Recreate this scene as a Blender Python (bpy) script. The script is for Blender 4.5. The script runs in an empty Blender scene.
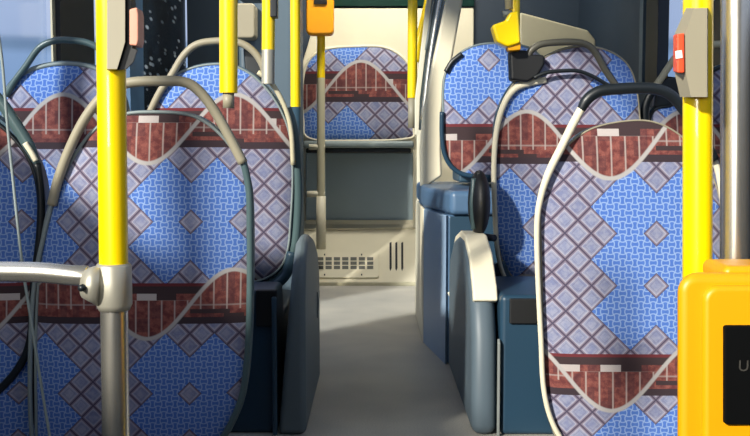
import bpy, bmesh, math, random
import numpy as np
from mathutils import Vector
random.seed(4)
SC = bpy.context.scene
COL = SC.collection
F = 960.0; CX = 375.0; CY = 218.0; EYE = 0.75
PITCH = math.atan(66/F)
cp, sp = math.cos(PITCH), math.sin(PITCH)

# ------------------------------------------------------------------ geometry helpers
def ray(px, py):
    a = px-CX; b = CY-py
    return Vector((a, F*cp + b*sp, -F*sp + b*cp))
def P(px, py, Y, k=0.0, z0=0.0):
    """point on the upright plane y = Y - k*(z-z0) seen at that spot of the photograph"""
    d = ray(px, py)
    # t*dy = Y - k*(EYE + t*dz - z0)
    t = (Y - k*(EYE-z0)) / (d.y + k*d.z)
    return Vector((t*d.x, t*d.y, EYE + t*d.z))
def G(px, py, z=0.0):
    d = ray(px, py); t = (z-EYE)/d.z
    return Vector((t*d.x, t*d.y, z))

def link(name, bm, mat, parent=None, smooth=False, mats=None):
    me = bpy.data.meshes.new(name)
    bmesh.ops.recalc_face_normals(bm, faces=bm.faces)
    if smooth:
        for f in bm.faces: f.smooth = True
    bm.to_mesh(me); bm.free()
    for m in (mats or [mat]): me.materials.append(m)
    o = bpy.data.objects.new(name, me); COL.objects.link(o)
    if parent:
        o.parent = parent
        o.location = -Vector(parent.location)
    return o
def thing(name, label, cat, loc=(0,0,0), group=None):
    o = bpy.data.objects.new(name, None); COL.objects.link(o)
    o.location = loc; o.empty_display_size = .1
    o['label'] = label; o['category'] = cat
    if group: o['group'] = group
    return o
def tag(o, label, cat, group=None):
    o['label'] = label; o['category'] = cat
    if group: o['group'] = group
    return o
def struct(name, bm, mat, parent=None):
    o = link(name, bm, mat, parent)
    if not parent: o['kind'] = 'structure'
    return o
def bev(o, w, seg=3):
    m = o.modifiers.new('bevel', 'BEVEL'); m.width = w; m.segments = seg; m.limit_method = 'ANGLE'; m.angle_limit = math.radians(35)
    for p in o.data.polygons: p.use_smooth = True
    try:
        w2 = o.modifiers.new('wn', 'WEIGHTED_NORMAL'); w2.keep_sharp = False
    except Exception: pass
    return o

def box_bm(x0, x1, y0, y1, z0, z1, bm=None):
    bm = bm or bmesh.new()
    v = [bm.verts.new((x, y, z)) for x in (x0, x1) for y in (y0, y1) for z in (z0, z1)]
    for q in ((0,1,3,2),(4,6,7,5),(0,4,5,1),(2,3,7,6),(0,2,6,4),(1,5,7,3)):
        bm.faces.new([v[i] for i in q])
    return bm
def loft_bm(front, back, bm=None):
    bm = bm or bmesh.new()
    a = [bm.verts.new(p) for p in front]; b = [bm.verts.new(p) for p in back]
    n = len(a)
    bm.faces.new(a); bm.faces.new(b[::-1])
    for i in range(n):
        j = (i+1) % n
        bm.faces.new((a[j], a[i], b[i], b[j]))
    return bm
def prism_px(poly, Y0, Y1, bm=None):
    f = [P(x, y, Y0) for x, y in poly]
    return loft_bm(f, [Vector((p.x, Y1, p.z)) for p in f], bm)
def rect_px(x0, y0, x1, y1, Y0, Y1, bm=None):
    return prism_px([(x0,y0),(x1,y0),(x1,y1),(x0,y1)], Y0, Y1, bm)
def side_bm(prof, x0, x1, bm=None):
    """profile in the y-z plane pushed out from x0 to x1"""
    return loft_bm([Vector((x0, y, z)) for y, z in prof], [Vector((x1, y, z)) for y, z in prof], bm)
def plan_bm(plan, z0, z1, bm=None):
    return loft_bm([Vector((x, y, z0)) for x, y in plan], [Vector((x, y, z1)) for x, y in plan], bm)

def cr(pts, closed=False, n=6):
    """Catmull-Rom through the points"""
    out = []; L = len(pts)
    rng = range(L if closed else L-1)
    for i in rng:
        if closed: p0, p1, p2, p3 = pts[(i-1)%L], pts[i], pts[(i+1)%L], pts[(i+2)%L]
        else: p0, p1, p2, p3 = pts[max(i-1,0)], pts[i], pts[i+1], pts[min(i+2,L-1)]
        for s in range(n):
            t = s/n
            out.append(0.5*((2*p1)+(p2-p0)*t+(2*p0-5*p1+4*p2-p3)*t*t+(3*p1-p0-3*p2+p3)*t**3))
    if not closed: out.append(pts[-1])
    return out
def tube_bm(pts, r, bm=None, seg=12, closed=False, smooth_path=True, rads=None, n=5):
    bm = bm or bmesh.new()
    pts = [Vector(p) for p in pts]
    if smooth_path and len(pts) > 2:
        R0 = len(pts)
        pts = cr(pts, closed, n)
        if rads:
            rr = []
            for i in range(len(pts)):
                u = i/n; a = min(int(u), R0-1); b = min(a+1, R0-1); rr.append(rads[a]*(1-(u-a)) + rads[b]*(u-a))
            rads = rr
    N = len(pts); rings = []
    up = Vector((0, 1, 0.01)).normalized()
    for i, p in enumerate(pts):
        if closed: t = pts[(i+1)%N]-pts[(i-1)%N]
        else: t = pts[min(i+1,N-1)]-pts[max(i-1,0)]
        t.normalize()
        u = up if abs(t.dot(up)) < .9 else Vector((1, 0, 0))
        a = t.cross(u).normalized(); b = t.cross(a).normalized()
        rad = rads[i] if rads else r
        rings.append([bm.verts.new(p + rad*(math.cos(w)*a + math.sin(w)*b)) for w in [2*math.pi*q/seg for q in range(seg)]])
    M = N if closed else N-1
    for i in range(M):
        A, B = rings[i], rings[(i+1)%N]
        for q in range(seg):
            bm.faces.new((A[q], A[(q+1)%seg], B[(q+1)%seg], B[q]))
    if not closed:
        bm.faces.new(rings[0][::-1]); bm.faces.new(rings[-1])
    return bm
def tube(name, pts, r, mat, parent=None, **kw):
    return link(name, tube_bm(pts, r, **kw), mat, parent, smooth=True)
def autosm(o, ang=40):
    m = o.data
    m.polygons.foreach_set('use_smooth', [True]*len(m.polygons))
    try: m.set_sharp_from_angle(angle=math.radians(ang))
    except Exception: pass
    return o

# ------------------------------------------------------------------ materials
def srgb(r, g, b):
    f = lambda c: (c/255/12.92) if c/255 <= .04045 else ((c/255+.055)/1.055)**2.4
    return (f(r), f(g), f(b), 1)
def mat(name, col, rough=.5, metal=0, noise=0, nscale=30, bump=0, spec=.5, coat=0, emit=0):
    m = bpy.data.materials.new(name); m.use_nodes = True
    nt = m.node_tree; b = nt.nodes['Principled BSDF']
    b.inputs['Base Color'].default_value = col
    b.inputs['Roughness'].default_value = rough; b.inputs['Metallic'].default_value = metal
    b.inputs['Specular IOR Level'].default_value = spec
    b.inputs['Coat Weight'].default_value = coat
    if emit:
        b.inputs['Emission Color'].default_value = col; b.inputs['Emission Strength'].default_value = emit
    tc = nt.nodes.new('ShaderNodeTexCoord'); nz = nt.nodes.new('ShaderNodeTexNoise')
    nz.inputs['Scale'].default_value = nscale; nz.inputs['Detail'].default_value = 4
    nt.links.new(tc.outputs['Object'], nz.inputs['Vector'])
    if noise:
        mx = nt.nodes.new('ShaderNodeMix'); mx.data_type = 'RGBA'
        mx.inputs[6].default_value = tuple(c*(1-noise) for c in col[:3])+(1,)
        mx.inputs[7].default_value = tuple(min(1, c*(1+noise)) for c in col[:3])+(1,)
        nt.links.new(nz.outputs['Fac'], mx.inputs[0]); nt.links.new(mx.outputs[2], b.inputs['Base Color'])
    if bump:
        bp = nt.nodes.new('ShaderNodeBump'); bp.inputs['Strength'].default_value = bump; bp.inputs['Distance'].default_value = .002
        nt.links.new(nz.outputs['Fac'], bp.inputs['Height']); nt.links.new(bp.outputs['Normal'], b.inputs['Normal'])
    return m

M = {}
M['yellow'] = mat('yellow_paint', srgb(250,214,0), .28, noise=.04, nscale=12, coat=.4)
M['orange'] = mat('amber_plastic', srgb(222,154,0), .42, noise=.05, nscale=8)
M['orange2'] = mat('orange_plastic', srgb(250,165,8), .4, noise=.04)
M['steel'] = mat('brushed_steel', srgb(226,220,206), .27, .93, noise=.06, nscale=60)
M['cast'] = mat('cast_fitting', srgb(180,176,160), .42, .55, noise=.05, nscale=40)
M['beige'] = mat('beige_plastic', srgb(190,183,154), .42, noise=.05, nscale=20)
M['beigedark'] = mat('taupe_plastic', srgb(150,143,122), .5, noise=.05, nscale=20)
M['cream'] = mat('cream_plastic', srgb(222,214,188), .5, noise=.04, nscale=10)
M['dark'] = mat('dark_rubber', srgb(22,28,32), .4, noise=.1, nscale=30)
M['black'] = mat('black_plastic', srgb(12,13,15), .55, noise=.1)
M['shell'] = mat('slate_shell', srgb(52,76,92), .42, noise=.08, nscale=10)
M['navy'] = mat('deep_blue_plastic', srgb(30,58,78), .42, noise=.08, nscale=8)
M['blue'] = mat('steel_blue_plastic', srgb(72,100,130), .4, noise=.07, nscale=9)
M['tealgrey'] = mat('teal_grey_plastic', srgb(72,92,94), .35, noise=.06)
M['greyblue'] = mat('grey_blue_panel', srgb(162,180,188), .5, noise=.06, nscale=6)
M['palegrey'] = mat('pale_grey_plastic', srgb(122,128,126), .5, noise=.06, nscale=8)
M['hoodgrey'] = mat('hood_grey_plastic', srgb(78,92,102), .5, noise=.06, nscale=8)
M['hoodleft'] = mat('slate_hood_plastic', srgb(98,110,114), .5, noise=.08, nscale=7)
M['paleblue'] = mat('pale_blue_plastic', srgb(134,158,184), .45, noise=.06, nscale=6)
M['red'] = mat('orange_red_button', srgb(235,84,48), .4, noise=.05)
M['pink'] = mat('salmon_button', srgb(214,150,125), .4, noise=.08)
M['white'] = mat('white_print', srgb(235,230,220), .5, noise=.03)
M['glyph'] = mat('grey_print', srgb(58,56,52), .5, noise=.03)
M['green'] = mat('dark_green_glass', srgb(24,52,44), .1, noise=.5, nscale=3)
M['wallnavy'] = mat('navy_wall', srgb(30,46,62), .55, noise=.15, nscale=3)
M['walldark'] = mat('charcoal_wall', srgb(14,20,26), .5, noise=.15, nscale=5)
M['wallslate'] = mat('slate_wall', srgb(70,88,102), .5, noise=.1, nscale=4)
M['pipegrey'] = mat('grey_piping', srgb(128,140,140), .5, noise=.05)
M['ceil'] = mat('ceiling_panel', srgb(205,205,200), .6, noise=.03)

def floor_mat():
    m = mat('speckled_floor', srgb(150,150,146), .5)
    nt = m.node_tree; b = nt.nodes['Principled BSDF']
    tc = nt.nodes.new('ShaderNodeTexCoord'); v = nt.nodes.new('ShaderNodeTexNoise'); v.inputs['Scale'].default_value = 220
    n2 = nt.nodes.new('ShaderNodeTexNoise'); n2.inputs['Scale'].default_value = 3
    ad = nt.nodes.new('ShaderNodeMath'); ad.operation = 'ADD'
    cr_ = nt.nodes.new('ShaderNodeValToRGB')
    cr_.color_ramp.elements[0].position = .35; cr_.color_ramp.elements[0].color = srgb(160,158,152)
    cr_.color_ramp.elements[1].position = .75; cr_.color_ramp.elements[1].color = srgb(210,204,190)
    mu = nt.nodes.new('ShaderNodeMath'); mu.operation = 'MULTIPLY'; mu.inputs[1].default_value = .5
    nt.links.new(tc.outputs['Object'], v.inputs['Vector']); nt.links.new(tc.outputs['Object'], n2.inputs['Vector'])
    nt.links.new(v.outputs['Fac'], ad.inputs[0]); nt.links.new(n2.outputs['Fac'], ad.inputs[1])
    nt.links.new(ad.outputs[0], mu.inputs[0]); nt.links.new(mu.outputs[0], cr_.inputs['Fac']); nt.links.new(cr_.outputs['Color'], b.inputs['Base Color'])
    return m
M['floor'] = floor_mat()
def spotted():
    m = mat('spotted_dark_glass', srgb(14,24,34), .25)
    nt = m.node_tree; b = nt.nodes['Principled BSDF']
    tc = nt.nodes.new('ShaderNodeTexCoord'); v = nt.nodes.new('ShaderNodeTexVoronoi'); v.inputs['Scale'].default_value = 24
    mp = nt.nodes.new('ShaderNodeMapping'); mp.inputs['Scale'].default_value = (1,.26,1)
    r = nt.nodes.new('ShaderNodeValToRGB'); r.color_ramp.elements[0].position = .16; r.color_ramp.elements[0].color = (1,1,1,1)
    r.color_ramp.elements[1].position = .30; r.color_ramp.elements[1].color = (0,0,0,1)
    mx = nt.nodes.new('ShaderNodeMix'); mx.data_type = 'RGBA'
    n = nt.nodes.new('ShaderNodeTexNoise'); n.inputs['Scale'].default_value = 4
    rb = nt.nodes.new('ShaderNodeValToRGB'); rb.color_ramp.elements[0].position = .45; rb.color_ramp.elements[0].color = srgb(12,20,28)
    rb.color_ramp.elements[1].position = .58; rb.color_ramp.elements[1].color = srgb(22,42,60)
    nt.links.new(tc.outputs['Object'], mp.inputs['Vector']); nt.links.new(mp.outputs[0], v.inputs['Vector']); nt.links.new(v.outputs['Distance'], r.inputs['Fac'])
    nt.links.new(tc.outputs['Object'], n.inputs['Vector']); nt.links.new(n.outputs['Fac'], rb.inputs['Fac'])
    nt.links.new(r.outputs['Color'], mx.inputs[0]); nt.links.new(rb.outputs['Color'], mx.inputs[6]); mx.inputs[7].default_value = srgb(190,205,220)
    nt.links.new(mx.outputs[2], b.inputs['Base Color'])
    return m
M['spotted'] = spotted()
def glass(name, tint, t=.88):
    m = bpy.data.materials.new(name); m.use_nodes = True
    nt = m.node_tree; nt.nodes.clear()
    o = nt.nodes.new('ShaderNodeOutputMaterial'); mx = nt.nodes.new('ShaderNodeMixShader')
    tr = nt.nodes.new('ShaderNodeBsdfTransparent'); gl = nt.nodes.new('ShaderNodeBsdfGlossy')
    tr.inputs['Color'].default_value = tint; gl.inputs['Roughness'].default_value = .05
    mx.inputs[0].default_value = 1-t
    nt.links.new(tr.outputs[0], mx.inputs[1]); nt.links.new(gl.outputs[0], mx.inputs[2]); nt.links.new(mx.outputs[0], o.inputs[0])
    return m
M['glass'] = glass('window_glass', (.93,.96,1,1), .93)

# --- woven moquette: a small expression compiler onto math nodes
class E:
    nt = None
    def __init__(s, v): s.v = v
    @staticmethod
    def op(o, *a, clamp=False):
        n = E.nt.nodes.new('ShaderNodeMath'); n.operation = o; n.use_clamp = clamp
        for i, x in enumerate(a):
            x = x.v if isinstance(x, E) else x
            if isinstance(x, (int, float)): n.inputs[i].default_value = x
            else: E.nt.links.new(x, n.inputs[i])
        return E(n.outputs[0])
    def __add__(s, o): return E.op('ADD', s, o)
    __radd__ = __add__
    def __sub__(s, o): return E.op('SUBTRACT', s, o)
    def __rsub__(s, o): return E.op('SUBTRACT', o, s)
    def __mul__(s, o): return E.op('MULTIPLY', s, o)
    __rmul__ = __mul__
    def lt(s, o): return E.op('LESS_THAN', s, o)
    def gt(s, o): return E.op('GREATER_THAN', s, o)
def eabs(a): return E.op('ABSOLUTE', a)
def wrap(a, lo, hi): return E.op('WRAP', a, hi, lo)
def emin(a, b): return E.op('MINIMUM', a, b)
def emax(a, b): return E.op('MAXIMUM', a, b)
def esin(a): return E.op('SINE', a)
def ecos(a): return E.op('COSINE', a)
def rnd(a): return E.op('ROUND', a)
def soft(a, lo, hi):   # 1 below lo, 0 above hi
    n = E.nt.nodes.new('ShaderNodeMapRange'); n.clamp = True
    E.nt.links.new(a.v, n.inputs['Value'])
    n.inputs['From Min'].default_value = lo; n.inputs['From Max'].default_value = hi
    n.inputs['To Min'].default_value = 1; n.inputs['To Max'].default_value = 0
    return E(n.outputs[0])
def mixc(f, a, b):
    n = E.nt.nodes.new('ShaderNodeMix'); n.data_type = 'RGBA'
    for s, x in ((0, f), (6, a), (7, b)):
        x = x.v if isinstance(x, E) else x
        if isinstance(x, tuple): n.inputs[s].default_value = x
        elif isinstance(x, (int, float)): n.inputs[s].default_value = x
        else: E.nt.links.new(x, n.inputs[s])
    return E(n.outputs[2])
def wn(x, y):
    c = E.nt.nodes.new('ShaderNodeCombineXYZ'); w = E.nt.nodes.new('ShaderNodeTexWhiteNoise'); w.noise_dimensions = '2D'
    E.nt.links.new(x.v, c.inputs[0]); E.nt.links.new(y.v, c.inputs[1]); E.nt.links.new(c.outputs[0], w.inputs['Vector'])
    return E(w.outputs['Value'])
def moquette(name, cx, cy, hx, hy, lobes=2, tint=.72, bshift=0.0):
    """blue interlocking weave, grey lozenges, brick coloured band with arches; u,v run in units of the weave drawing"""
    m = bpy.data.materials.new(name); m.use_nodes = True
    nt = m.node_tree; E.nt = nt; b = nt.nodes['Principled BSDF']
    b.inputs['Roughness'].default_value = .85; b.inputs['Specular IOR Level'].default_value = .2
    b.inputs['Sheen Weight'].default_value = .15
    uv = nt.nodes.new('ShaderNodeUVMap'); uv.uv_map = 'weave'
    sx = nt.nodes.new('ShaderNodeSeparateXYZ'); nt.links.new(uv.outputs[0], sx.inputs[0])
    u, v = E(sx.outputs[0]), E(sx.outputs[1])
    p = (u*1000 - cx)*(1/hx); q = (v*1000 - cy)*(1/hy)
    PY = 14 if lobes == 2 else 18
    a = wrap(p, -7, 7); bq = wrap(q, -PY/2, PY/2)
    fine = nt.nodes.new('ShaderNodeTexNoise'); fine.inputs['Scale'].default_value = 900; nt.links.new(uv.outputs[0], fine.inputs['Vector'])
    mid = nt.nodes.new('ShaderNodeTexNoise'); mid.inputs['Scale'].default_value = 160; mid.inputs['Detail'].default_value = 5; nt.links.new(uv.outputs[0], mid.inputs['Vector'])
    nf, nm = E(fine.outputs['Fac']), E(mid.outputs['Fac'])
    # weave cells
    cs = 1/.472
    wu, wv = p*cs, q*cs
    A = .20
    uu = wu - A*ecos(wu*math.pi)*esin(wv*math.pi); vv = wv + A*ecos(wv*math.pi)*esin(wu*math.pi)
    d = emin(eabs(uu-rnd(uu)), eabs(vv-rnd(vv)))
    line = soft(d, .05, .17)
    blue = mixc(nm, srgb(74,116,204), srgb(98,142,228))
    blue = mixc(line*.8, blue, srgb(176,204,246))
    # lozenges
    s = (p+q)*.5; t = (p-q)*.5
    ds = s-rnd(s); dt = t-rnd(t)
    mxd = emax(eabs(ds), eabs(dt))
    cell = wn(rnd(s), rnd(t))
    grey = mixc(cell, srgb(134,142,180), srgb(158,166,200))
    grey = mixc(soft(nf,.42,.58)*.35, grey, srgb(118,122,158)); grey = mixc(soft(nm,.4,.6)*.3, grey, srgb(205,204,214))
    ring1 = soft(eabs(mxd-.24), .012, .03); grey = mixc(ring1*.45, grey, srgb(118,116,142))
    ring3 = soft(eabs(mxd-.36), .015, .03); grey = mixc(ring3*.6, grey, srgb(206,198,206))
    ring2 = mxd.gt(.40); grey = mixc(ring2*.75, grey, srgb(138,116,128))
    edge = soft(mxd, .445, .475); grey = mixc(edge, srgb(84,78,102), grey)
    lx = eabs(eabs(a)-2)
    ly = eabs(eabs(bq)-2) if lobes == 2 else emin(eabs(bq), eabs(eabs(bq)-4))
    isblue = (lx+ly).lt(3.0)
    base = mixc(isblue, grey, blue)
    # band
    yc = wrap(q-PY/2+bshift, -PY/2, PY/2)
    inb = eabs(yc).lt(1.65)
    bu = E.op('FLOOR', p*.62 + 7.3*E.op('FLOOR', yc*1.25)); bw = wn(bu, E.op('FLOOR', yc*1.25))
    red = mixc(soft(nm,.38,.62), srgb(166,98,88), srgb(120,62,60))
    red = mixc(soft(nf,.4,.6)*.35, red, srgb(86,52,60)); red = mixc(wn(E.op('FLOOR', p*1.9+.2), E.op('FLOOR', q*.9)).gt(.66)*.45, red, srgb(78,50,58))
    pale = mixc(nf*.5, srgb(216,206,202), srgb(170,160,162)); darkc = mixc(nf*.4, srgb(62,48,52), srgb(96,76,78))
    band = mixc(bw.gt(.34), red, pale); band = mixc(bw.gt(.74), band, darkc)
    lowred = mixc(yc.gt(.15)*bw.lt(.8), band, red); band = lowred
    band = mixc(yc.lt(-.8), band, darkc); band = mixc(yc.lt(-1.4), band, srgb(118,52,58))
    thin = soft(eabs(yc+.2), .04, .09); band = mixc(thin*.6, band, srgb(198,188,184))
    band = mixc(yc.gt(1.1), band, mixc(nf*.5, srgb(56,48,56), srgb(88,66,72)))
    colr = mixc(inb, base, band)
    # bridge arches: one rising, one hanging
    vlines = lambda xx: soft(eabs(wrap(xx, -.53, .53)), .03, .09)
    wv_ = 0.08 - 2.8*ecos((p-3.5)*(2*math.pi/14))
    dd = yc - wv_
    rd = mixc(vlines(p+.2)*.75, red, srgb(200,186,180))
    colr = mixc(dd.gt(0)*yc.lt(.45), colr, mixc(soft(eabs(yc-.1), .04, .09)*.5, rd, srgb(190,180,176)))
    colr = mixc(dd.lt(0)*yc.gt(-.25), colr, rd)
    slope = 1.0 + eabs(esin((p-3.5)*(2*math.pi/14)))*.62
    ring = soft(eabs(dd)*E.op('DIVIDE', 1.0, slope), .10, .20)
    colr = mixc(ring, colr, mixc(nf*.5, srgb(204,200,196), srgb(164,160,166)))
    if tint != 1.0: colr = mixc(1-tint, colr, (0,0,0,1))
    nt.links.new(colr.v, b.inputs['Base Color'])
    bp = nt.nodes.new('ShaderNodeBump'); bp.inputs['Strength'].default_value = .25; bp.inputs['Distance'].default_value = .001
    nt.links.new(nf.v, bp.inputs['Height']); nt.links.new(bp.outputs['Normal'], b.inputs['Normal'])
    return m
FAB_L = moquette('moquette_left', 192.2, 218.8, 12.1, 12.2, bshift=.45)
FAB_LB = moquette('moquette_left_back', 192.2, 218.8, 12.1, 12.2, bshift=.45)
FAB_R1 = moquette('moquette_right', 653.6, 255.6, 12.8, 12.75, lobes=3)
FAB_R2 = moquette('moquette_right_second', 486.5, 60.5, 11.3, 11.8)
FAB_R3 = moquette('moquette_right_third', 488.3, 60.5, 11.6, 11.8)
FAB_C = moquette('moquette_rear', 328.5, 152.0, 9.3, 9.3)

# ------------------------------------------------------------------ seats
def offset_poly(pts, d):
    """push a closed outline (2D, x,z) outward"""
    n = len(pts); area = sum(pts[i].x*pts[(i+1)%n].z - pts[(i+1)%n].x*pts[i].z for i in range(n))
    s = 1 if area > 0 else -1; out = []
    for i in range(n):
        t = pts[(i+1)%n]-pts[i-1]; nn = Vector((t.z, 0, -t.x))*s
        if nn.length > 0: nn.normalize()
        out.append(pts[i] + nn*d)
    return out
def bus_seat(label, outline, Y, fab, pipe_mat, pipe_r=.005, k=.10, bulge=.022, shell_off=.012, facing=1, cushion_z=None, group=None, shell_mat=None, cush_len=.40, cush=True, leg_floor=None, front=False):
    z0 = EYE
    pts = [P(x, y, Y, k, z0) for x, y in outline]
    pts = cr(pts, True, 6)
    xs = [p.x for p in pts]; zs = [p.z for p in pts]
    cx, cz = (min(xs)+max(xs))/2, (min(zs)+max(zs))/2
    yb = Y - k*(cz-z0)
    root = thing('bus_seat', label, 'seat', (cx, Y+.1*facing, min(zs)-.1), group)
    # fabric face
    A = np.array([[p.x, p.z, 1] for p in pts])
    scr = []
    fw = Vector((0, cp, -sp)); upv = Vector((0, sp, cp))
    for p in pts:
        d = p-Vector((0,0,EYE)); w = d.dot(fw); scr.append((CX+F*d.x/w, CY-F*d.dot(upv)/w))
    co, *_ = np.linalg.lstsq(A, np.array(scr), rcond=None)
    bm = bmesh.new(); uvl = bm.loops.layers.uv.new('weave')
    rings = []
    steps = [1, .985, .96, .92, .86, .76, .62, .45, .28, .12]
    for sfac in steps:
        off = bulge*(1-sfac**7)
        rings.append([bm.verts.new((cx+(p.x-cx)*sfac, (Y-k*(cz+(p.z-cz)*sfac-z0)) - off, cz+(p.z-cz)*sfac)) for p in pts])
    c = bm.verts.new((cx, yb-bulge, cz))
    n = len(pts)
    for a, b_ in zip(rings[:-1], rings[1:]):
        for i in range(n): bm.faces.new((a[i], a[(i+1)%n], b_[(i+1)%n], b_[i]))
    for i in range(n): bm.faces.new((rings[-1][i], rings[-1][(i+1)%n], c))
    for f in bm.faces:
        for l in f.loops:
            w = np.array([l.vert.co.x, l.vert.co.z, 1]) @ co
            l[uvl].uv = (w[0]/1000, w[1]/1000)
    link('backrest', bm, fab, root, smooth=True)
    # piping round the upholstery
    if pipe_r: tube('piping', offset_poly(pts, pipe_r*.5), pipe_r, pipe_mat, root, closed=True, smooth_path=False, seg=8)
    # moulded shell behind
    so = offset_poly(pts, shell_off); si = offset_poly(pts, shell_off*.4)
    bm = bmesh.new()
    fr = [Vector((p.x, p.y+.004, p.z)) for p in so]; bk = [Vector((p.x, p.y+.045, p.z)) for p in so]; bk2 = [Vector((cx+(p.x-cx)*.9, p.y+.065, cz+(p.z-cz)*.93)) for p in so]
    R = [[bm.verts.new(p) for p in ring] for ring in (fr, bk, bk2)]
    bm.faces.new(R[0]); bm.faces.new(R[2][::-1])
    for a, b_ in zip(R[:-1], R[1:]):
        for i in range(n): bm.faces.new((a[(i+1)%n], a[i], b_[i], b_[(i+1)%n]))
    autosm(link('seat_shell', bm, shell_mat or M['shell'], root), 50)
    if leg_floor is not None:
        zb = min(zs)
        bev(link('pedestal_leg', box_bm(cx-.07, cx+.07, Y+(-.30 if front else .12), Y+(-.12 if front else .30), leg_floor, zb-.095), M['shell'], root), .015)
    # seat cushion on the far side
    if cush:
        zc = min(zs)+.03 if cushion_z is None else cushion_z
        w = (max(xs)-min(xs))/2-.055
        y0 = Y+.07+k*.35; y1 = y0+cush_len
        if front: y0, y1 = Y-.42, Y+.01
        bm = box_bm(cx-w, cx+w, y0, y1, zc-.09, zc)
        uvl = bm.loops.layers.uv.new('weave')
        for f in bm.faces:
            for l in f.loops: l[uvl].uv = (.1+l.vert.co.x*.45, .1+(l.vert.co.y+l.vert.co.z)*.45)
        bev(link('cushion', bm, fab, root), .025, 4)
        bev(link('cushion_pan', box_bm(cx-w*.9, cx+w*.9, y0, y1-.04, zc-.13, zc-.085), M['shell'], root), .01)
    return root, (cx, cz)

def ppath(path, Y, k=.10, dy=0):
    out = []
    for p in path:
        q = P(p[0], p[1], Y+dy, k, EYE); out.append(q)
    return out

# 1 front row left, aisle
o1 = [(125,115),(160,113),(190,116),(212,128),(232,150),(245,178),(249,215),(249,290),(247,350),(242,392),(232,420),(214,450),(190,476),(120,480),(60,478),(40,460),(37,400),(37,330),(40,270),(47,220),(60,186),(78,152),(98,128)]
s1, _ = bus_seat('blue patterned front left seat beside the aisle, behind the yellow pole with the clamp', o1, 2.0, FAB_L, M['pipegrey'], .0038, shell_off=.006, cush_len=.36, leg_floor=-.35, front=True)
tube('grab_handle', ppath([(52,205),(58,180),(70,148),(86,117),(106,93),(128,83),(158,81),(184,82),(199,91),(214,110),(230,138),(243,163)], 2.0, dy=-.012), .0105, M['beigedark'], s1)
tube('side_frame', ppath([(243,160),(249,190),(250,230),(250,290),(248,350),(243,392),(232,422),(214,452)], 2.0, dy=-.01), .0075, M['tealgrey'], s1)
tube('side_frame', ppath([(52,203),(44,235),(35,280),(31,330),(30,400),(33,450)], 2.0, dy=-.006), .005, M['pipegrey'], s1)
# 0 front row left, window
o0 = [(-70,112),(-30,113),(-8,121),(12,138),(28,160),(36,185),(38,215),(36,260),(33,320),(32,400),(32,480),(-60,482),(-150,480),(-172,440),(-175,300),(-165,220),(-140,160),(-105,124)]
s0, _ = bus_seat('blue patterned front left seat by the window, cut by the left photo edge', o0, 2.03, FAB_L, M['dark'], .004, cush_len=.36, leg_floor=-.35, front=True)
tube('grab_handle', ppath([(-140,160),(-120,118),(-85,88),(-50,80),(-20,84),(0,101),(15,123),(29,146),(38,166)], 2.03, dy=-.02), .0125, M['tealgrey'], s0, rads=[.012]*6+[.013,.013,.006])
tube('side_frame', ppath([(37,163),(41,195),(40,235),(34,285),(31,335),(22,362),(4,385),(-20,402),(-60,412)], 2.03, dy=-.022), .0085, M['dark'], s0)
tube('cream_trim', ppath([(25,143),(31,152),(36,161)], 2.03, dy=-.034), .006, M['cream'], s0)
# 2 second row left aisle
o2 = [(150,130),(152,112),(160,93),(174,77),(198,67),(225,65),(246,72),(265,88),(281,112),(290,140),(292,180),(290,220),(287,250),(279,268),(262,279),(240,282),(200,283),(165,280),(152,255),(149,200)]
s2, _ = bus_seat('blue patterned second left seat beside the aisle, under the short yellow pole', o2, 2.8, FAB_L, M['pipegrey'], .0035, shell_off=.008, cushion_z=.44)
tube('grab_handle', ppath([(150,112),(160,92),(171,76),(184,55),(198,44),(220,41),(240,43),(254,52),(263,66),(266,80)], 2.8, dy=-.015), .0105, M['beigedark'], s2)
tube('corner_frame', ppath([(258,72),(272,84),(284,105),(291,130),(293,165)], 2.8, dy=-.012), .007, M['beige'], s2)
bev(link('handle_pad', prism_px([(243,48),(254,54),(262,66),(264,78),(255,82),(245,74)], 2.80, 2.83), M['dark'], s2), .006)
tube('side_frame', ppath([(287,108),(294,130),(297,165),(298,200),(296,236),(290,262),(274,282),(246,290)], 2.8, dy=.01), .013, M['tealgrey'], s2)
# 3 second row left window
o3 = [(5,120),(6,95),(20,77),(45,67),(72,65),(96,70),(112,84),(121,105),(124,140),(124,230),(120,265),(100,280),(50,282),(16,276),(6,250),(4,180)]
s3, _ = bus_seat('blue patterned second left seat beside the bright left window', o3, 2.8, FAB_LB, M['pipegrey'], .006, leg_floor=0)
tube('grab_handle', ppath([(6,96),(14,82),(26,66),(38,49),(50,42),(65,40),(88,43),(102,52),(112,70),(120,90)], 2.8, dy=-.015), .0095, M['tealgrey'], s3)
# 7 front row right
o7 = [(541,205),(546,184),(557,160),(571,143),(590,130),(615,123),(645,121),(668,128),(688,143),(705,165),(717,190),(721,225),(721,330),(720,430),(712,470),(690,484),(620,486),(582,470),(560,444),(548,408),(544,350),(542,270)]
s7, _ = bus_seat('large blue patterned seat at front right, behind the yellow ticket machine', o7, 2.33, FAB_R1, M['beigedark'], .0022, shell_off=.003, leg_floor=-.35, front=True)
tube('grab_handle', ppath([(581,110),(586,101),(594,94),(606,90),(640,88),(660,90),(673,97),(686,113),(702,138),(714,160)], 2.33, dy=-.02), .0135, M['dark'], s7, rads=[.010]+[.0135]*9)
tube('side_frame', ppath([(583,106),(573,124),(561,148),(549,172),(541,196),(537,225),(538,280),(541,340),(543,382),(548,410),(557,432),(572,455)], 2.33, dy=-.02), .0085, M['cream'], s7, rads=[.010,.0105,.010,.0095,.008,.007,.0065,.0065,.0065,.0065,.0065,.006])
tube('side_frame', ppath([(712,156),(719,175),(724,220),(724,330),(722,420)], 2.33, dy=-.012), .008, M['cream'], s7)
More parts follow.
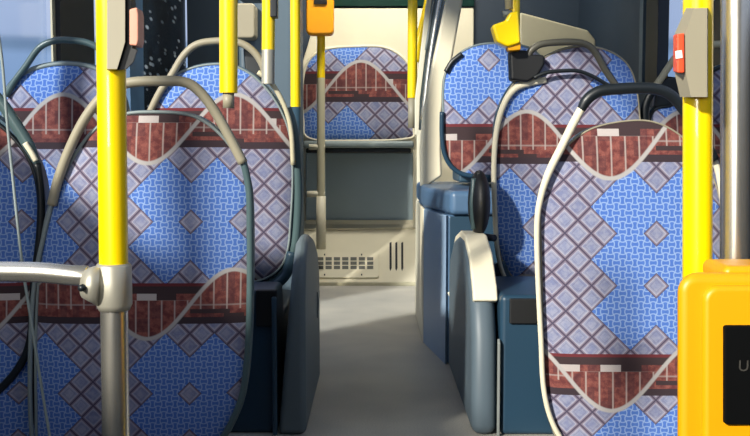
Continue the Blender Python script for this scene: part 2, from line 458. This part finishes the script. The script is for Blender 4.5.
# 6 second row right aisle
o6 = [(496,150),(497,122),(503,102),(514,84),(530,68),(546,57),(566,49),(590,47),(612,53),(628,66),(636,88),(640,130),(641,200),(640,270),(625,288),(590,290),(550,289),(522,283),(508,270),(500,250),(496,205)]
s6, _ = bus_seat('blue patterned second right seat with black clamp and two handles', o6, 3.0, FAB_R2, M['beigedark'], .0028, shell_off=.006, cush_len=.26, cushion_z=.44)
tube('lower_rim', ppath([(500,262),(508,280),(522,291),(545,296),(580,298)], 3.0, dy=-.0), .016, M['shell'], s6)
tube('grab_handle', ppath([(527,62),(530,52),(542,44),(568,42),(585,44),(595,52),(604,68),(612,80),(618,88)], 3.0, dy=-.03), .0105, mat('charcoal_taupe', srgb(84,82,72), .4, noise=.1), s6)
tube('grab_rail', ppath([(534,78),(545,73),(560,71),(578,71),(594,77),(606,84),(616,88)], 3.0, dy=-.045), .006, M['dark'], s6)
tube('side_frame', ppath([(546,80),(530,83),(516,88),(505,102),(497,128),(494,165),(495,215),(498,255),(506,280),(520,292)], 3.0, dy=-.018), .009, M['cream'], s6, rads=[.010,.011,.011,.010,.009,.0085,.008,.007,.007,.007])
bev(link('handle_clamp', prism_px([(510,50),(527,50),(530,54),(545,55),(545,64),(538,76),(528,82),(511,80)], 2.93, 2.99), M['black'], s6), .008)
# 8 second row right window
o8 = [(650,150),(650,122),(656,110),(672,106),(690,98),(703,80),(722,68),(744,64),(762,72),(774,95),(776,150),(776,270),(762,290),(720,292),(668,288),(652,270),(650,200)]
s8, _ = bus_seat('blue patterned second right window seat, mostly hidden behind the yellow pole', o8, 3.05, FAB_R2, M['dark'], .005, cush_len=.3, leg_floor=0)
tube('grab_handle', ppath([(646,124),(646,108),(650,94),(660,80),(668,68),(677,56),(692,48),(720,44),(760,46)], 3.05, dy=-.02), .0105, M['beige'], s8, rads=[.011]*9)
tube('handle_sleeve', ppath([(645,126),(645,108),(650,95),(657,86)], 3.05, dy=-.023), .0135, M['dark'], s8)
bev(link('handle_pad', prism_px([(656,86),(668,76),(684,78),(688,100),(670,106),(654,108)], 3.03, 3.06), M['dark'], s8), .008)
# 5 third row right
o5 = [(444,120),(444,85),(449,67),(461,53),(480,45),(508,44),(532,50),(548,70),(552,110),(552,150),(540,170),(500,176),(470,174),(453,168),(445,152)]
s5, _ = bus_seat('small blue patterned third right seat beside the slanted cream pillar', o5, 3.7, FAB_R3, M['pipegrey'], .004, shell_off=.005, cush_len=.35, cushion_z=.76)
tube('side_frame', ppath([(442,112),(442,135),(445,155),(453,168),(466,175),(490,177)], 3.7, dy=-.01), .009, M['navy'], s5)
tube('shoulder_trim', ppath([(446,72),(452,62),(462,54)], 3.7, dy=-.012), .010, M['dark'], s5)
# 4 rear seat
o4 = [(304,120),(303,90),(306,68),(315,55),(330,49),(358,47),(384,48),(401,57),(411,72),(414,100),(413,128),(408,138),(358,140),(310,138)]
s4, _ = bus_seat('blue patterned rear seat standing alone at the end of the aisle', o4, 5.9, FAB_C, M['cream'], .008, k=-.06, bulge=.03, shell_off=.02, shell_mat=M['cream'], cush=False)
bm = box_bm(P(303,140,5.6).x, P(414,140,5.6).x, 5.58, 5.88, P(350,148,5.6).z, P(350,141,5.6).z)
bev(link('cushion', bm, M['pipegrey'], s4), .015)
bev(link('cushion_pan', box_bm(P(306,148,5.62).x, P(411,148,5.62).x, 5.62, 5.88, P(350,153,5.6).z, P(350,148,5.6).z), M['dark'], s4), .008)

# armrests
bm = bmesh.new()
def ell(bm, c, r):
    g = bmesh.ops.create_uvsphere(bm, u_segments=20, v_segments=14, radius=1)
    for v in g['verts']: v.co = Vector((c.x+v.co.x*r[0], c.y+v.co.y*r[1], c.z+v.co.z*r[2]))
    return bm
pa = P(479,203,2.9)
link('armrest', ell(bm, pa, (.033,.09,.10)), M['black'], s6, smooth=True)
tube('armrest_lit_edge', [pa+Vector((-.026+.006*abs(t), -.05+.01*t*t, t*.075)) for t in (-1,-.5,0,.5,1)], .008, M['tealgrey'], s6)  # greyer tube carries the lit left edge of the armrest in its colour
link('armrest_pivot', tube_bm([P(484,237,2.9), P(494,238,2.95)], .011, smooth_path=False), M['black'], s6, smooth=True)

# ------------------------------------------------------------------ pedestals beside the aisle
pl = thing('seat_pedestal', 'dark blue pedestal with grey rounded hood left of the aisle', 'pedestal', (-.25, 2.8, 0))
hood = [(3.16,0),(3.16,.30),(3.14,.37),(3.05,.44),(2.9,.49),(2.75,.515),(2.62,.51),(2.54,.46),(2.50,.36),(2.5,0)]
bev(link('hood', loft_bm([Vector((-.258+.04*min(1,z/.42), y, z)) for y, z in hood], [Vector((-.183, y, z)) for y, z in hood]), M['hoodleft'], pl), .020, 5)
bev(link('body', side_bm([(2.52,0),(2.52,.385),(2.70,.385),(2.74,.29),(3.2,.29),(3.2,0)], -.62, -.262), M['navy'], pl), .012, 3)
bev(link('edge_strip', side_bm([(y, z) for y, z in [(2.5,0),(2.5,.37),(2.512,.37),(2.512,0)]], -.272, -.259), M['shell'], pl), .004)
b0 = P(256,290,2.515); b1 = P(277,326,2.515)
bev(link('recess', box_bm(b0.x, b1.x, 2.508, 2.53, b1.z, b0.z), M['black'], pl), .003)
bev(link('latch', prism_px([(316,292),(318,292),(319,302),(318,318),(315,318),(316,305)], 3.0, 3.04), M['palegrey'], pl), .002)
# right
pr = thing('seat_pedestal', 'dark blue pedestal with cream rounded hood right of the aisle', 'pedestal', (.35, 2.8, 0))
hr = [(3.3,0),(3.3,.32),(3.26,.40),(3.12,.47),(2.95,.50),(2.8,.50),(2.66,.46),(2.56,.38),(2.50,.26),(2.49,.1),(2.49,0)]
bm = bmesh.new()
bev(link('hood', side_bm(hr, .255, .322), M['hoodgrey'], pr), .028, 5)
cap = [(3.24,.425),(3.12,.478),(2.95,.508),(2.8,.508),(2.66,.468),(2.556,.390),(2.535,.355),(2.56,.345),(2.67,.435),(2.8,.48),(2.95,.48),(3.12,.45)]
bev(link('hood_cap', side_bm(cap, .262, .328), M['cream'], pr), .006, 3)
bev(link('cap_edge', side_bm([(2.486,.25),(2.486,.0),(2.50,0),(2.50,.26)], .322, .329), M['palegrey'], pr), .002, 3)
bev(link('body', side_bm([(2.50,0),(2.50,.375),(2.9,.375),(2.94,.29),(3.29,.29),(3.29,0)], .330, .74), M['navy'], pr), .015, 3)
b0 = P(510,299,2.49); b1 = P(538,324,2.49)
bev(link('recess', box_bm(b0.x, b1.x, 2.490, 2.52, b1.z, b0.z), M['black'], pr), .003)
# stepped cover at third row
pc = thing('wheel_cover', 'steel blue stepped cover box under the third right seat', 'cover', (.35, 3.8, 0))
plan = [(.197,4.42),(.197,3.75),(.255,3.36),(.75,3.36),(.75,4.42)]
bev(link('body', plan_bm(plan, 0, .53), M['blue'], pc), .012, 3)
plan2 = [(.190,4.42),(.188,3.78),(.205,3.68),(.262,3.33),(.76,3.33),(.76,4.42)]
bev(link('lid', plan_bm(plan2, .53, .615), M['blue'], pc), .02, 4)
bev(link('lit_side', box_bm(.187, .198, 3.745, 4.42, 0, .528), M['cream'], pc), .004)  # cream colour stands for the sunlit side face of the cover
bev(link('lit_diagonal', plan_bm([(.190,3.745),(.248,3.35),(.256,3.365),(.198,3.75)], 0, .528), M['paleblue'], pc), .003)  # pale blue puts the lit look of the diagonal face into colour

bev(link('front_panel', box_bm(.262, .75, 3.35, 3.362, .0, .525), M['navy'], pc), .003)
tube('cream_beading', [P(449,292,3.33), P(455,305,3.33), P(463,322,3.33)], .006, M['cream'], pc)
tube('lower_rim', ppath([(292,252),(286,274),(270,287),(244,291),(215,292)], 2.8, dy=0), .016, M['shell'], s2)
# ------------------------------------------------------------------ poles
def pole(label, px, ytop, ybot, Y, w, segs, extra=None, px2=None, group=None):
    """segs: list of (y0, y1, part name, material, radius factor)"""
    px2 = px if px2 is None else px2
    f = lambda y: px + (px2-px)*(y-ytop)/(ybot-ytop)
    base = P(f(ybot), ybot, Y)
    root = thing('handrail_pole', label, 'pole', base, group)
    for y0, y1, nm, m, rf in segs:
        r = w/2/F*Y*rf
        a = P(f(y0), y0, Y); b = P(f(y1), y1, Y); a.y = Y; b.y = Y
        tube(nm, [a, b], r, m, root, smooth_path=False, seg=28)
        autosm(root.children[-1], 40) if root.children else None
    return root
pA = pole('thick yellow and steel pole at left with metal clamp and side bar', 108.5, -160, 620, 1.16, 28, [(-160,272,'painted_tube',M['yellow'],1.02),(272,620,'steel_tube',M['steel'],.98)], px2=118)
cpt = P(114,288,1.16)
tube('clamp', [cpt+Vector((0,0,.030)), cpt+Vector((0,0,.027)), cpt+Vector((0,0,-.020)), cpt+Vector((0,0,-.027))], .021, M['cast'], pA, smooth_path=False, seg=28, rads=[.0195,.0215,.0215,.0185])
tube('clamp_boss', [cpt+Vector((-.012,-.004,.004)), cpt+Vector((-.034,-.002,.006))], .02, M['cast'], pA, smooth_path=False, rads=[.027,.0185], seg=24)
tube('clamp_screw', [cpt+Vector((-.031,-.030,.004)), cpt+Vector((-.031,-.013,.004))], .0042, M['dark'], pA, smooth_path=False)
tube('side_bar', [P(88,276,1.16), P(70,275,1.16), P(30,272,1.17), P(-60,271,1.19)], .0125, M['steel'], pA, seg=24)
def stop_button(label, front, back, Yf, Yb, bmat, btn, bm_, facet):
    r = thing('stop_button', label, 'button', P(front[0][0], front[0][1], Yf))
    autosm(link('housing', loft_bm([P(x,y,Yf) for x,y in front], [P(x,y,Yb) for x,y in back]), bmat, r), 20)
    return r
r1 = stop_button('beige stop button box with pale salmon button on the left yellow pole', [(107,-30),(120,-24),(125,0),(125,42),(117,69),(107,69)], [(107,-30),(121,-25),(126,0),(126,42),(118,70),(107,70)], 1.118, 1.142, M['beigedark'], None, None, None)
autosm(link('dark_side', loft_bm([P(x,y,1.125) for x,y in [(120,-24),(129,-20),(131,4),(132,48),(137,50),(133,62),(126,69),(117,70),(125,42),(125,0)]], [P(x,y,1.16) for x,y in [(120,-24),(131,-20),(136,4),(136,48),(138,50),(134,62),(127,69),(117,70),(125,42),(125,0)]]), M['black'], r1), 20)
bev(link('push_button', prism_px([(129,9),(137,7),(138.5,14),(138.5,40),(137,46),(129,45)], 1.122, 1.15), M['pink'], r1), .002)
pB = pole('thick bright yellow pole at right behind the ticket machine', 698.5, -160, 620, 1.2, 29, [(-160,620,'painted_tube',M['yellow'],1)], px2=696.5)
r2 = stop_button('beige stop button box with orange red button on the right yellow pole', [(694,8),(707,8),(707,97),(691,97),(686,74),(685,35)], [(686,8),(708,8),(708,97),(680,97),(675,75),(675,33)], 1.15, 1.185, M['beigedark'], None, None, None)
bev(link('push_button', loft_bm([P(x,y,1.148) for x,y in [(677,34),(684.5,33),(684.5,73),(677,73)]], [P(x,y,1.18) for x,y in [(673,35),(684,33),(684,73),(673,72)]]), M['red'], r2), .002)
bev(link('white_mark', prism_px([(675.5,51),(682,50),(683,58),(676,59)], 1.1465, 1.149), M['white'], r2), .0005)
pole('fat brushed steel pole at the right photo edge', 737, -160, 600, 1.22, 29, [(-160,600,'steel_tube',M['steel'],1)], px2=733)
pole('short yellow pole rising from the front left seat handle', 228.5, -90, 108, 1.92, 18, [(-90,93,'painted_tube',M['yellow'],1),(93,108,'beige_foot',M['beigedark'],.62)])
pole('yellow pole with silver foot above the second left seat corner', 269, -60, 84, 2.75, 13, [(-60,50,'painted_tube',M['yellow'],1),(50,84,'silver_foot',M['cast'],1.0)], px2=268)
bev(link('dark_switch', rect_px(270, -20, 277, 17, 2.70, 2.74), M['dark'], bpy.data.objects.get('handrail_pole.004')), .003)
pD = pole('slim yellow pole just left of the rear seat with dark lower half', 295, -60, 250, 3.4, 10, [(-60,107,'painted_tube',M['yellow'],1),(107,250,'grey_tube',M['shell'],1)], px2=296)
pE = pole('slim yellow and steel pole standing on the vented rear step', 321, -30, 249, 5.45, 8, [(-30,78,'painted_tube',M['yellow'],1),(78,200,'steel_tube',M['beige'],1),(196,249,'foot_sleeve',M['cream'],1.2)])
a = P(309,147,5.45); bE = P(325,147,5.45)
tube('bracket', [a, bE], .016, M['cream'], pE, smooth_path=False); tube('bracket', [P(307,194,5.45), P(325,194,5.45)], .018, M['cream'], pE, smooth_path=False)
pF = pole('yellow pole right of the rear seat, left of the slanted pillar', 413, -60, 128, 4.6, 9.5, [(-60,98,'painted_tube',M['yellow'],1),(98,128,'grey_tube',M['beigedark'],.85)], px2=412)
t = thing('handrail_pole', 'thin slanted yellow rail beside the silver framed partition', 'pole', P(418,40,5.0))
tube('painted_tube', [P(432,-30,5.0), P(428,4,5.0), P(419,42,5.0), P(416,62,5.0)], .022, M['yellow'], t)
t = thing('handrail_pole', 'short pole with beige sleeve holding the small yellow box', 'pole', P(515,50,2.96))
tube('painted_tube', [P(514.5,-40,2.96), P(514.5,52,2.96)], .0165, M['yellow'], t, smooth_path=False, seg=20)
tube('beige_sleeve', [P(507,-40,2.95), P(509,9,2.95)], .012, M['beige'], t, smooth_path=False, seg=16)
tube('knob', [P(503,14,2.95), P(512,13,2.95)], .009, M['palegrey'], t, smooth_path=False, seg=16)

# ------------------------------------------------------------------ ticket machines
tm = thing('ticket_machine', 'large amber yellow ticket machine with black screen at lower right', 'machine', P(740,436,1.0))
def rr(x0, y0, x1, y1, r, n=6):
    out = []
    for cx_, cy_, a0 in ((x0+r,y0+r,180),(x1-r,y0+r,270),(x1-r,y1-r,0),(x0+r,y1-r,90)):
        for i in range(n+1):
            a = math.radians(a0+90*i/n); out.append((cx_+r*math.cos(a), cy_+r*math.sin(a)))
    return out
fo = rr(677,272,830,520,20)
bev(link('casing', loft_bm([P(x,y,.98) for x,y in fo], [P(x+4,y+2,1.09) for x,y in fo]), M['orange'], tm), .012, 5)
fo2 = rr(704,286,815,505,16)
bev(link('face_plate', prism_px(fo2, .972, .985), M['orange'], tm), .006, 4)
bev(link('top_lug', prism_px(rr(724,266,800,285,8), .99, 1.06), M['orange'], tm), .006, 3)
bev(link('screen', prism_px(rr(725,326,806,425,3), .966, .975), mat('dark_display', srgb(4,5,6), .8, spec=.1), tm), .0015)
cu = bpy.data.curves.new('screen_print', 'FONT'); cu.body = 'U('; cu.size = .016; cu.extrude = .0002
to = bpy.data.objects.new('tmp_text', cu); COL.objects.link(to)
bpy.context.view_layer.update()
dg = bpy.context.evaluated_depsgraph_get(); me = bpy.data.meshes.new_from_object(to.evaluated_get(dg))
bpy.data.objects.remove(to)
me.materials.clear(); me.materials.append(M['glyph'])
gl = bpy.data.objects.new('screen_print', me); COL.objects.link(gl); gl.parent = tm
gl.rotation_euler = (math.pi/2, 0, 0); gl.location = P(738,371,.965)-Vector(tm.location)
tv = thing('ticket_machine', 'orange ticket machine hanging on the slim pole above the rear seat', 'machine', P(320,35,5.4))
bev(link('casing', prism_px(rr(306,-45,333.5,34.5,5), 5.34, 5.43), M['orange2'], tv), .012, 3)
bev(link('screen', rect_px(314,-30,327,4, 5.33, 5.35), M['black'], tv), .003)
tw = thing('ticket_machine', 'small bright yellow angular box above the black seat clamp', 'machine', P(507,45,2.9))
bev(link('casing', prism_px([(492,25),(506,20),(510,12),(519,11),(521,43),(508,47),(497,42)], 2.88, 2.94), M['yellow'], tw), .008, 3)
bev(link('lower_lip', prism_px([(506,43),(521,42),(521,50),(509,51)], 2.89, 2.94), M['orange'], tw), .004)

# glass edge drawn as a thin pale wire at far left
wire = tube('glass_edge', [P(-4,20,1.5), P(2,60,1.5), P(7,120,1.5), P(13,180,1.5), P(22,262,1.5), P(31,320,1.5), P(42,390,1.5), P(52,450,1.5)], .0024, M['pipegrey'], None, seg=8)
tag(wire, 'thin pale glass edge drawn as a cord at the left edge, in front of the seats', 'cord')

# ------------------------------------------------------------------ slanted pillar and partition
pi_ = link('partition_pillar', prism_px([(452,-60),(474,-60),(463,0),(452,60),(442,112),(441,150),(442,176),(430,184),(421,196),(420,150),(423,112),(433,60),(446,0)], 4.05, 4.12), M['cream']); bev(pi_, .012, 3)
tag(pi_, 'slanted cream pillar rising beside the third right seat', 'pillar')
pt = thing('partition', 'narrow silver framed slanted partition left of the cream pillar', 'partition', P(420,120,4.5))
bev(link('frame', prism_px([(437,-60),(443,-60),(432,0),(420,100),(419,135),(415,135),(415,100),(426,5)], 4.45, 4.5), M['cream'], pt), .004)
bev(link('infill_panel', prism_px([(443,-60),(462,-60),(447,0),(436,60),(428,120),(419,132),(420,100),(432,0)], 4.47, 4.5), M['greyblue'], pt), .003)
tube('silver_strip', [P(452,-60,4.44),P(440,0,4.44),P(430,60,4.44),P(423,120,4.44)], .012, M['steel'], pt)
tube('silver_strip', [P(446,-60,4.44),P(434,0,4.44),P(426,50,4.44)], .006, M['palegrey'], pt)
bev(link('lower_post', prism_px([(417,130),(422,130),(422,313),(417,313)], 4.45, 4.5), M['cream'], pt), .004)

# ------------------------------------------------------------------ rear step with vents
zt = P(350,228,5.85).z
st = thing('rear_step', 'sloping cream step with grille and three slots under the rear seat', 'step', (-.1,5.5,0))
bev(link('step_body', side_bm([(5.38,0),(5.38,.012),(5.85,zt),(6.14,zt),(6.14,0)], -.43, .29), M['cream'], st), .004)
# the slope plane: z = .012 + (y-5.38)*m
ms = (zt-.012)/(5.85-5.38)
def S(px, py, lift=0):
    d = ray(px, py); # EYE+t dz = .012+(t dy-5.38)*ms
    t_ = (.012-5.38*ms-EYE)/(d.z-ms*d.y); p = Vector((t_*d.x, t_*d.y, EYE+t_*d.z))
    return p + Vector((0,-ms,1)).normalized()*lift
def slab(poly, l0, l1): return loft_bm([S(x,y,l1) for x,y in poly], [S(x,y,l0) for x,y in poly])
bev(link('grille_plate', slab(rr(310,254,379,279,2.5), -.002, .012), M['cream'], st), .003)
bm = bmesh.new()
for c in range(8):
    for r_ in range(3):
        x0 = 309+c*8.3; y0 = 259.0+r_*4.3
        loft_bm([S(x,y,.0135) for x,y in ((x0,y0),(x0+6.2,y0),(x0+6.2,y0+3.2),(x0,y0+3.2))], [S(x,y,.008) for x,y in ((x0,y0),(x0+6.2,y0),(x0+6.2,y0+3.2),(x0,y0+3.2))], bm)
link('grille_openings', bm, mat('vent_shadow', srgb(96,96,90), .7, noise=.1), st)
for x in (389.5, 395.3, 401.2):
    bev(link('slot', slab([(x,243),(x+2,242),(x+2.2,268),(x+1,271),(x,269)], -.002, .002), M['dark'], st), .0005)
for x, y in ((324,256.4),(361,256.4),(324,276.5),(361,276.5)):
    link('screw', slab([(x,y-.7),(x+1.3,y-.7),(x+1.3,y+.7),(x,y+.7)], .011, .0145), M['dark'], st)
bev(link('nosing', slab([(296,224),(420,221),(420,229),(296,231)], -.004, .014), M['cream'], st), .003)
bev(link('toe_strip', box_bm(-.43,.29,5.355,5.38,0,.02), M['beige'], st), .003)
rp = thing('seat_box', 'grey blue box panel below the rear seat', 'panel', (0,5.95,zt))
bev(link('panel', rect_px(306,153,417,222,5.88,6.14), M['greyblue'], rp), .006)
bev(link('bottom_trim', rect_px(306,220,417,226,5.86,5.90), M['cream'], rp), .004)
bev(link('side_trim', rect_px(413,150,420,226,5.84,5.90), M['cream'], rp), .004)

# ------------------------------------------------------------------ the shell of the bus
XL, XR, ZC = -1.20, 1.30, 2.5
struct('floor', box_bm(XL, XR, 2.46, 6.3, -.05, 0), M['floor'])
struct('floor_front', box_bm(XL, XR, -1.5, 2.46, -.40, -.35), M['floor'])
struct('trim_1', box_bm(XL, XR, 2.44, 2.46, -.36, 0), M['beige'])
struct('ceiling', box_bm(XL, XR, -1.5, 6.3, ZC, ZC+.05), M['ceil'])
YW = 6.2
struct('wall_back', box_bm(XL, XR, YW, YW+.05, 0, ZC), M['wallnavy'])
# cream rear lining with rounded top above the rear seat
bp_ = link('rear_lining', prism_px([(296,268),(297,120),(300,70),(312,30),(330,8),(418,8),(474,8),(474,268)], 6.15, 6.195), M['cream']); bev(bp_, .01)
tag(bp_, 'cream lining panel on the rear wall behind the rear seat', 'panel')
struct('window_4', rect_px(325,-60,474,6,6.14,6.195), M['green'])
cw = link('beige_sheet', prism_px([(520,12),(588,30),(596,40),(597,287.5),(520,287.5)], 5.3, 5.36), M['beige']); bev(cw, .012)  # flat beige sheet with a sloping top edge
tag(cw, 'beige sheet with sloping top behind the second right seat', 'panel')
# left wall: sill, header, posts, panes
def lw(y0, y1, z0, z1, name, m, th=.04): return struct(name, box_bm(XL-th, XL, y0, y1, z0, z1), m)
lw(-1.5, 6.2, -.4, .55, 'wall_left', M['wallslate'])
lw(-1.5, 2.2, .55, 1.08, 'sun_block_left', M['wallslate'])  # unseen raised sill added to shade the lower front left seats
bmw = box_bm(XL-.04, XL, -1.5, 6.2, ZC-.12, ZC); struct('wall_left_header', bmw, M['wallslate'])
for i, (a_, b_) in enumerate(((3.64,4.08),(2.3,2.38),(.9,1.0))):
    struct('trim_%d' % (2+i), box_bm(XL-.004, XL+.02, a_, b_, .55, ZC-.12), M['walldark'])
struct('trim_5', box_bm(XL-.003, XL+.004, 3.60, 3.635, .55, ZC-.12), M['beige'])
struct('window_1', box_bm(XL-.022, XL-.018, 2.2, 3.6, .55, ZC-.12), M['glass'])
struct('window_2', box_bm(XL-.03, XL-.01, 4.75, 6.2, .3, ZC-.12), M['spotted'])
struct('trim_7', box_bm(XL-.03, XL+.01, 4.70, 4.98, .55, ZC-.12), mat('blue_post', srgb(64,96,128), .4, noise=.35, nscale=9))
# dark cabinet at rear left with cream box
cab = thing('cabinet', 'slate blue tall cabinet at rear left behind the poles', 'cabinet', (-.6,5.4,0))
bev(link('carcass', box_bm(P(238,50,5.1).x, P(300,50,5.1).x, 5.1, 5.34, 0, ZC-.01), M['wallslate'], cab), .03, 4)
bev(link('dark_strip', rect_px(237,-60,262,-2,5.06,5.1), M['dark'], cab), .003)
bx2 = link('wall_box', prism_px(rr(233,3,255,38,4),4.98,5.1), M['beigedark']); bev(bx2, .01); tag(bx2, 'small beige rounded box on the slate cabinet beside the yellow pole', 'box')
# right wall
struct('wall_right', box_bm(XR, XR+.04, -1.5, 6.2, -.4, 1.05), M['wallnavy'])
struct('wall_right_header', box_bm(XR, XR+.04, -1.5, 6.2, ZC-.10, ZC), M['wallnavy'])
struct('wall_right_panel', box_bm(XR, XR+.04, 4.55, 6.2, 1.05, ZC-.1), M['wallnavy'])
struct('trim_8', box_bm(XR-.03, XR+.02, 4.36, 4.55, 1.05, ZC-.1), M['walldark'])
struct('trim_9', box_bm(XR-.025, XR+.02, 4.62, 4.68, 1.05, ZC-.1), M['wallslate'])
struct('window_3', box_bm(XR+.018, XR+.022, -1.5, 4.55, 1.05, ZC-.1), M['glass'])
struct('trim_10', box_bm(XR-.03, XR+.02, 2.9, 4.0, 1.05, ZC-.1), M['walldark'])

# ------------------------------------------------------------------ light
W = bpy.data.worlds.new('world'); SC.world = W; W.use_nodes = True
nt = W.node_tree; bg = nt.nodes['Background']
tc = nt.nodes.new('ShaderNodeTexCoord'); sx = nt.nodes.new('ShaderNodeSeparateXYZ'); rp_ = nt.nodes.new('ShaderNodeValToRGB')
rp_.color_ramp.elements[0].position = .0; rp_.color_ramp.elements[0].color = srgb(120,150,190)
rp_.color_ramp.elements[1].position = .35; rp_.color_ramp.elements[1].color = srgb(196,206,230)
for ps, cc in ((.095, srgb(140,166,202)), (.102, srgb(118,142,172)), (.108, srgb(118,142,172)), (.114, srgb(168,184,214))):
    e_ = rp_.color_ramp.elements.new(ps); e_.color = cc
nt.links.new(tc.outputs['Generated'], sx.inputs[0]); nt.links.new(sx.outputs[2], rp_.inputs['Fac']); nt.links.new(rp_.outputs['Color'], bg.inputs['Color'])
bg.inputs['Strength'].default_value = 1.15
sl = bpy.data.lights.new('sun', 'SUN'); sl.energy = 6.6; sl.angle = math.radians(3.5); sl.color = (1, .95, .84)
so = bpy.data.objects.new('sun', sl); COL.objects.link(so)
so.rotation_euler = Vector((.58, .75, -.42)).to_track_quat('-Z', 'Y').to_euler()
def area(name, loc, d, sx_, sy_, e, col=(1,1,1)):
    l = bpy.data.lights.new(name, 'AREA'); l.shape = 'RECTANGLE'; l.size = sx_; l.size_y = sy_; l.energy = e; l.color = col
    o = bpy.data.objects.new(name, l); COL.objects.link(o); o.location = loc
    o.rotation_euler = Vector(d).to_track_quat('-Z', 'Y').to_euler(); return o
area('cabin_fill', (0, 2.0, ZC-.04), (0,.1,-1), .5, 1.8, .8, (1,.98,.94))  # unseen fill added under the roof to lift the cabin
area('rear_wall_fill', (.1, 4.9, ZC-.06), (0,1,-.62), .9, .3, 52, (1,.95,.84))  # unseen fill added to brighten the rear wall and step
area('seat_front_fill', (-.85, -1.3, .90), (.35,1,-.08), .9, .26, 20, (1,.97,.92))  # added low fill from behind the camera onto the seat fronts
area('left_key_fill', (-1.1, .3, 1.35), (.6,1,-.25), .6, .6, 2.5, (1,.97,.92))  # added key from front left, standing inside the bus
struct('low_light_block', box_bm(XL, XR, -.16, -.12, -.35, .70), M['wallslate'])  # unseen blocker added to keep the low fill off the lower seats
struct('unseen_end_wall', box_bm(XL, XR, -1.54, -1.5, -.4, ZC), M['wallslate'])  # unseen wall added behind the camera to stop sky light from there

for o in COL.objects:
    if o.parent is None and o.get('category'):
        g = {'seat': 'patterned bus seats in rows', 'pole': 'handrail poles beside the seats', 'pedestal': 'seat pedestals along the aisle', 'button': 'stop button boxes on the poles', 'machine': 'yellow and orange ticket machines'}.get(o['category'])
        if g: o['group'] = g
cam = bpy.data.cameras.new('camera'); co_ = bpy.data.objects.new('camera', cam); COL.objects.link(co_)
cam.sensor_fit = 'HORIZONTAL'; cam.sensor_width = 36; cam.lens = 36*F/750; cam.clip_start = .02
co_.location = (0, 0, EYE); co_.rotation_euler = (math.pi/2-PITCH, 0, 0)
SC.camera = co_
SC.view_settings.view_transform = 'Standard'
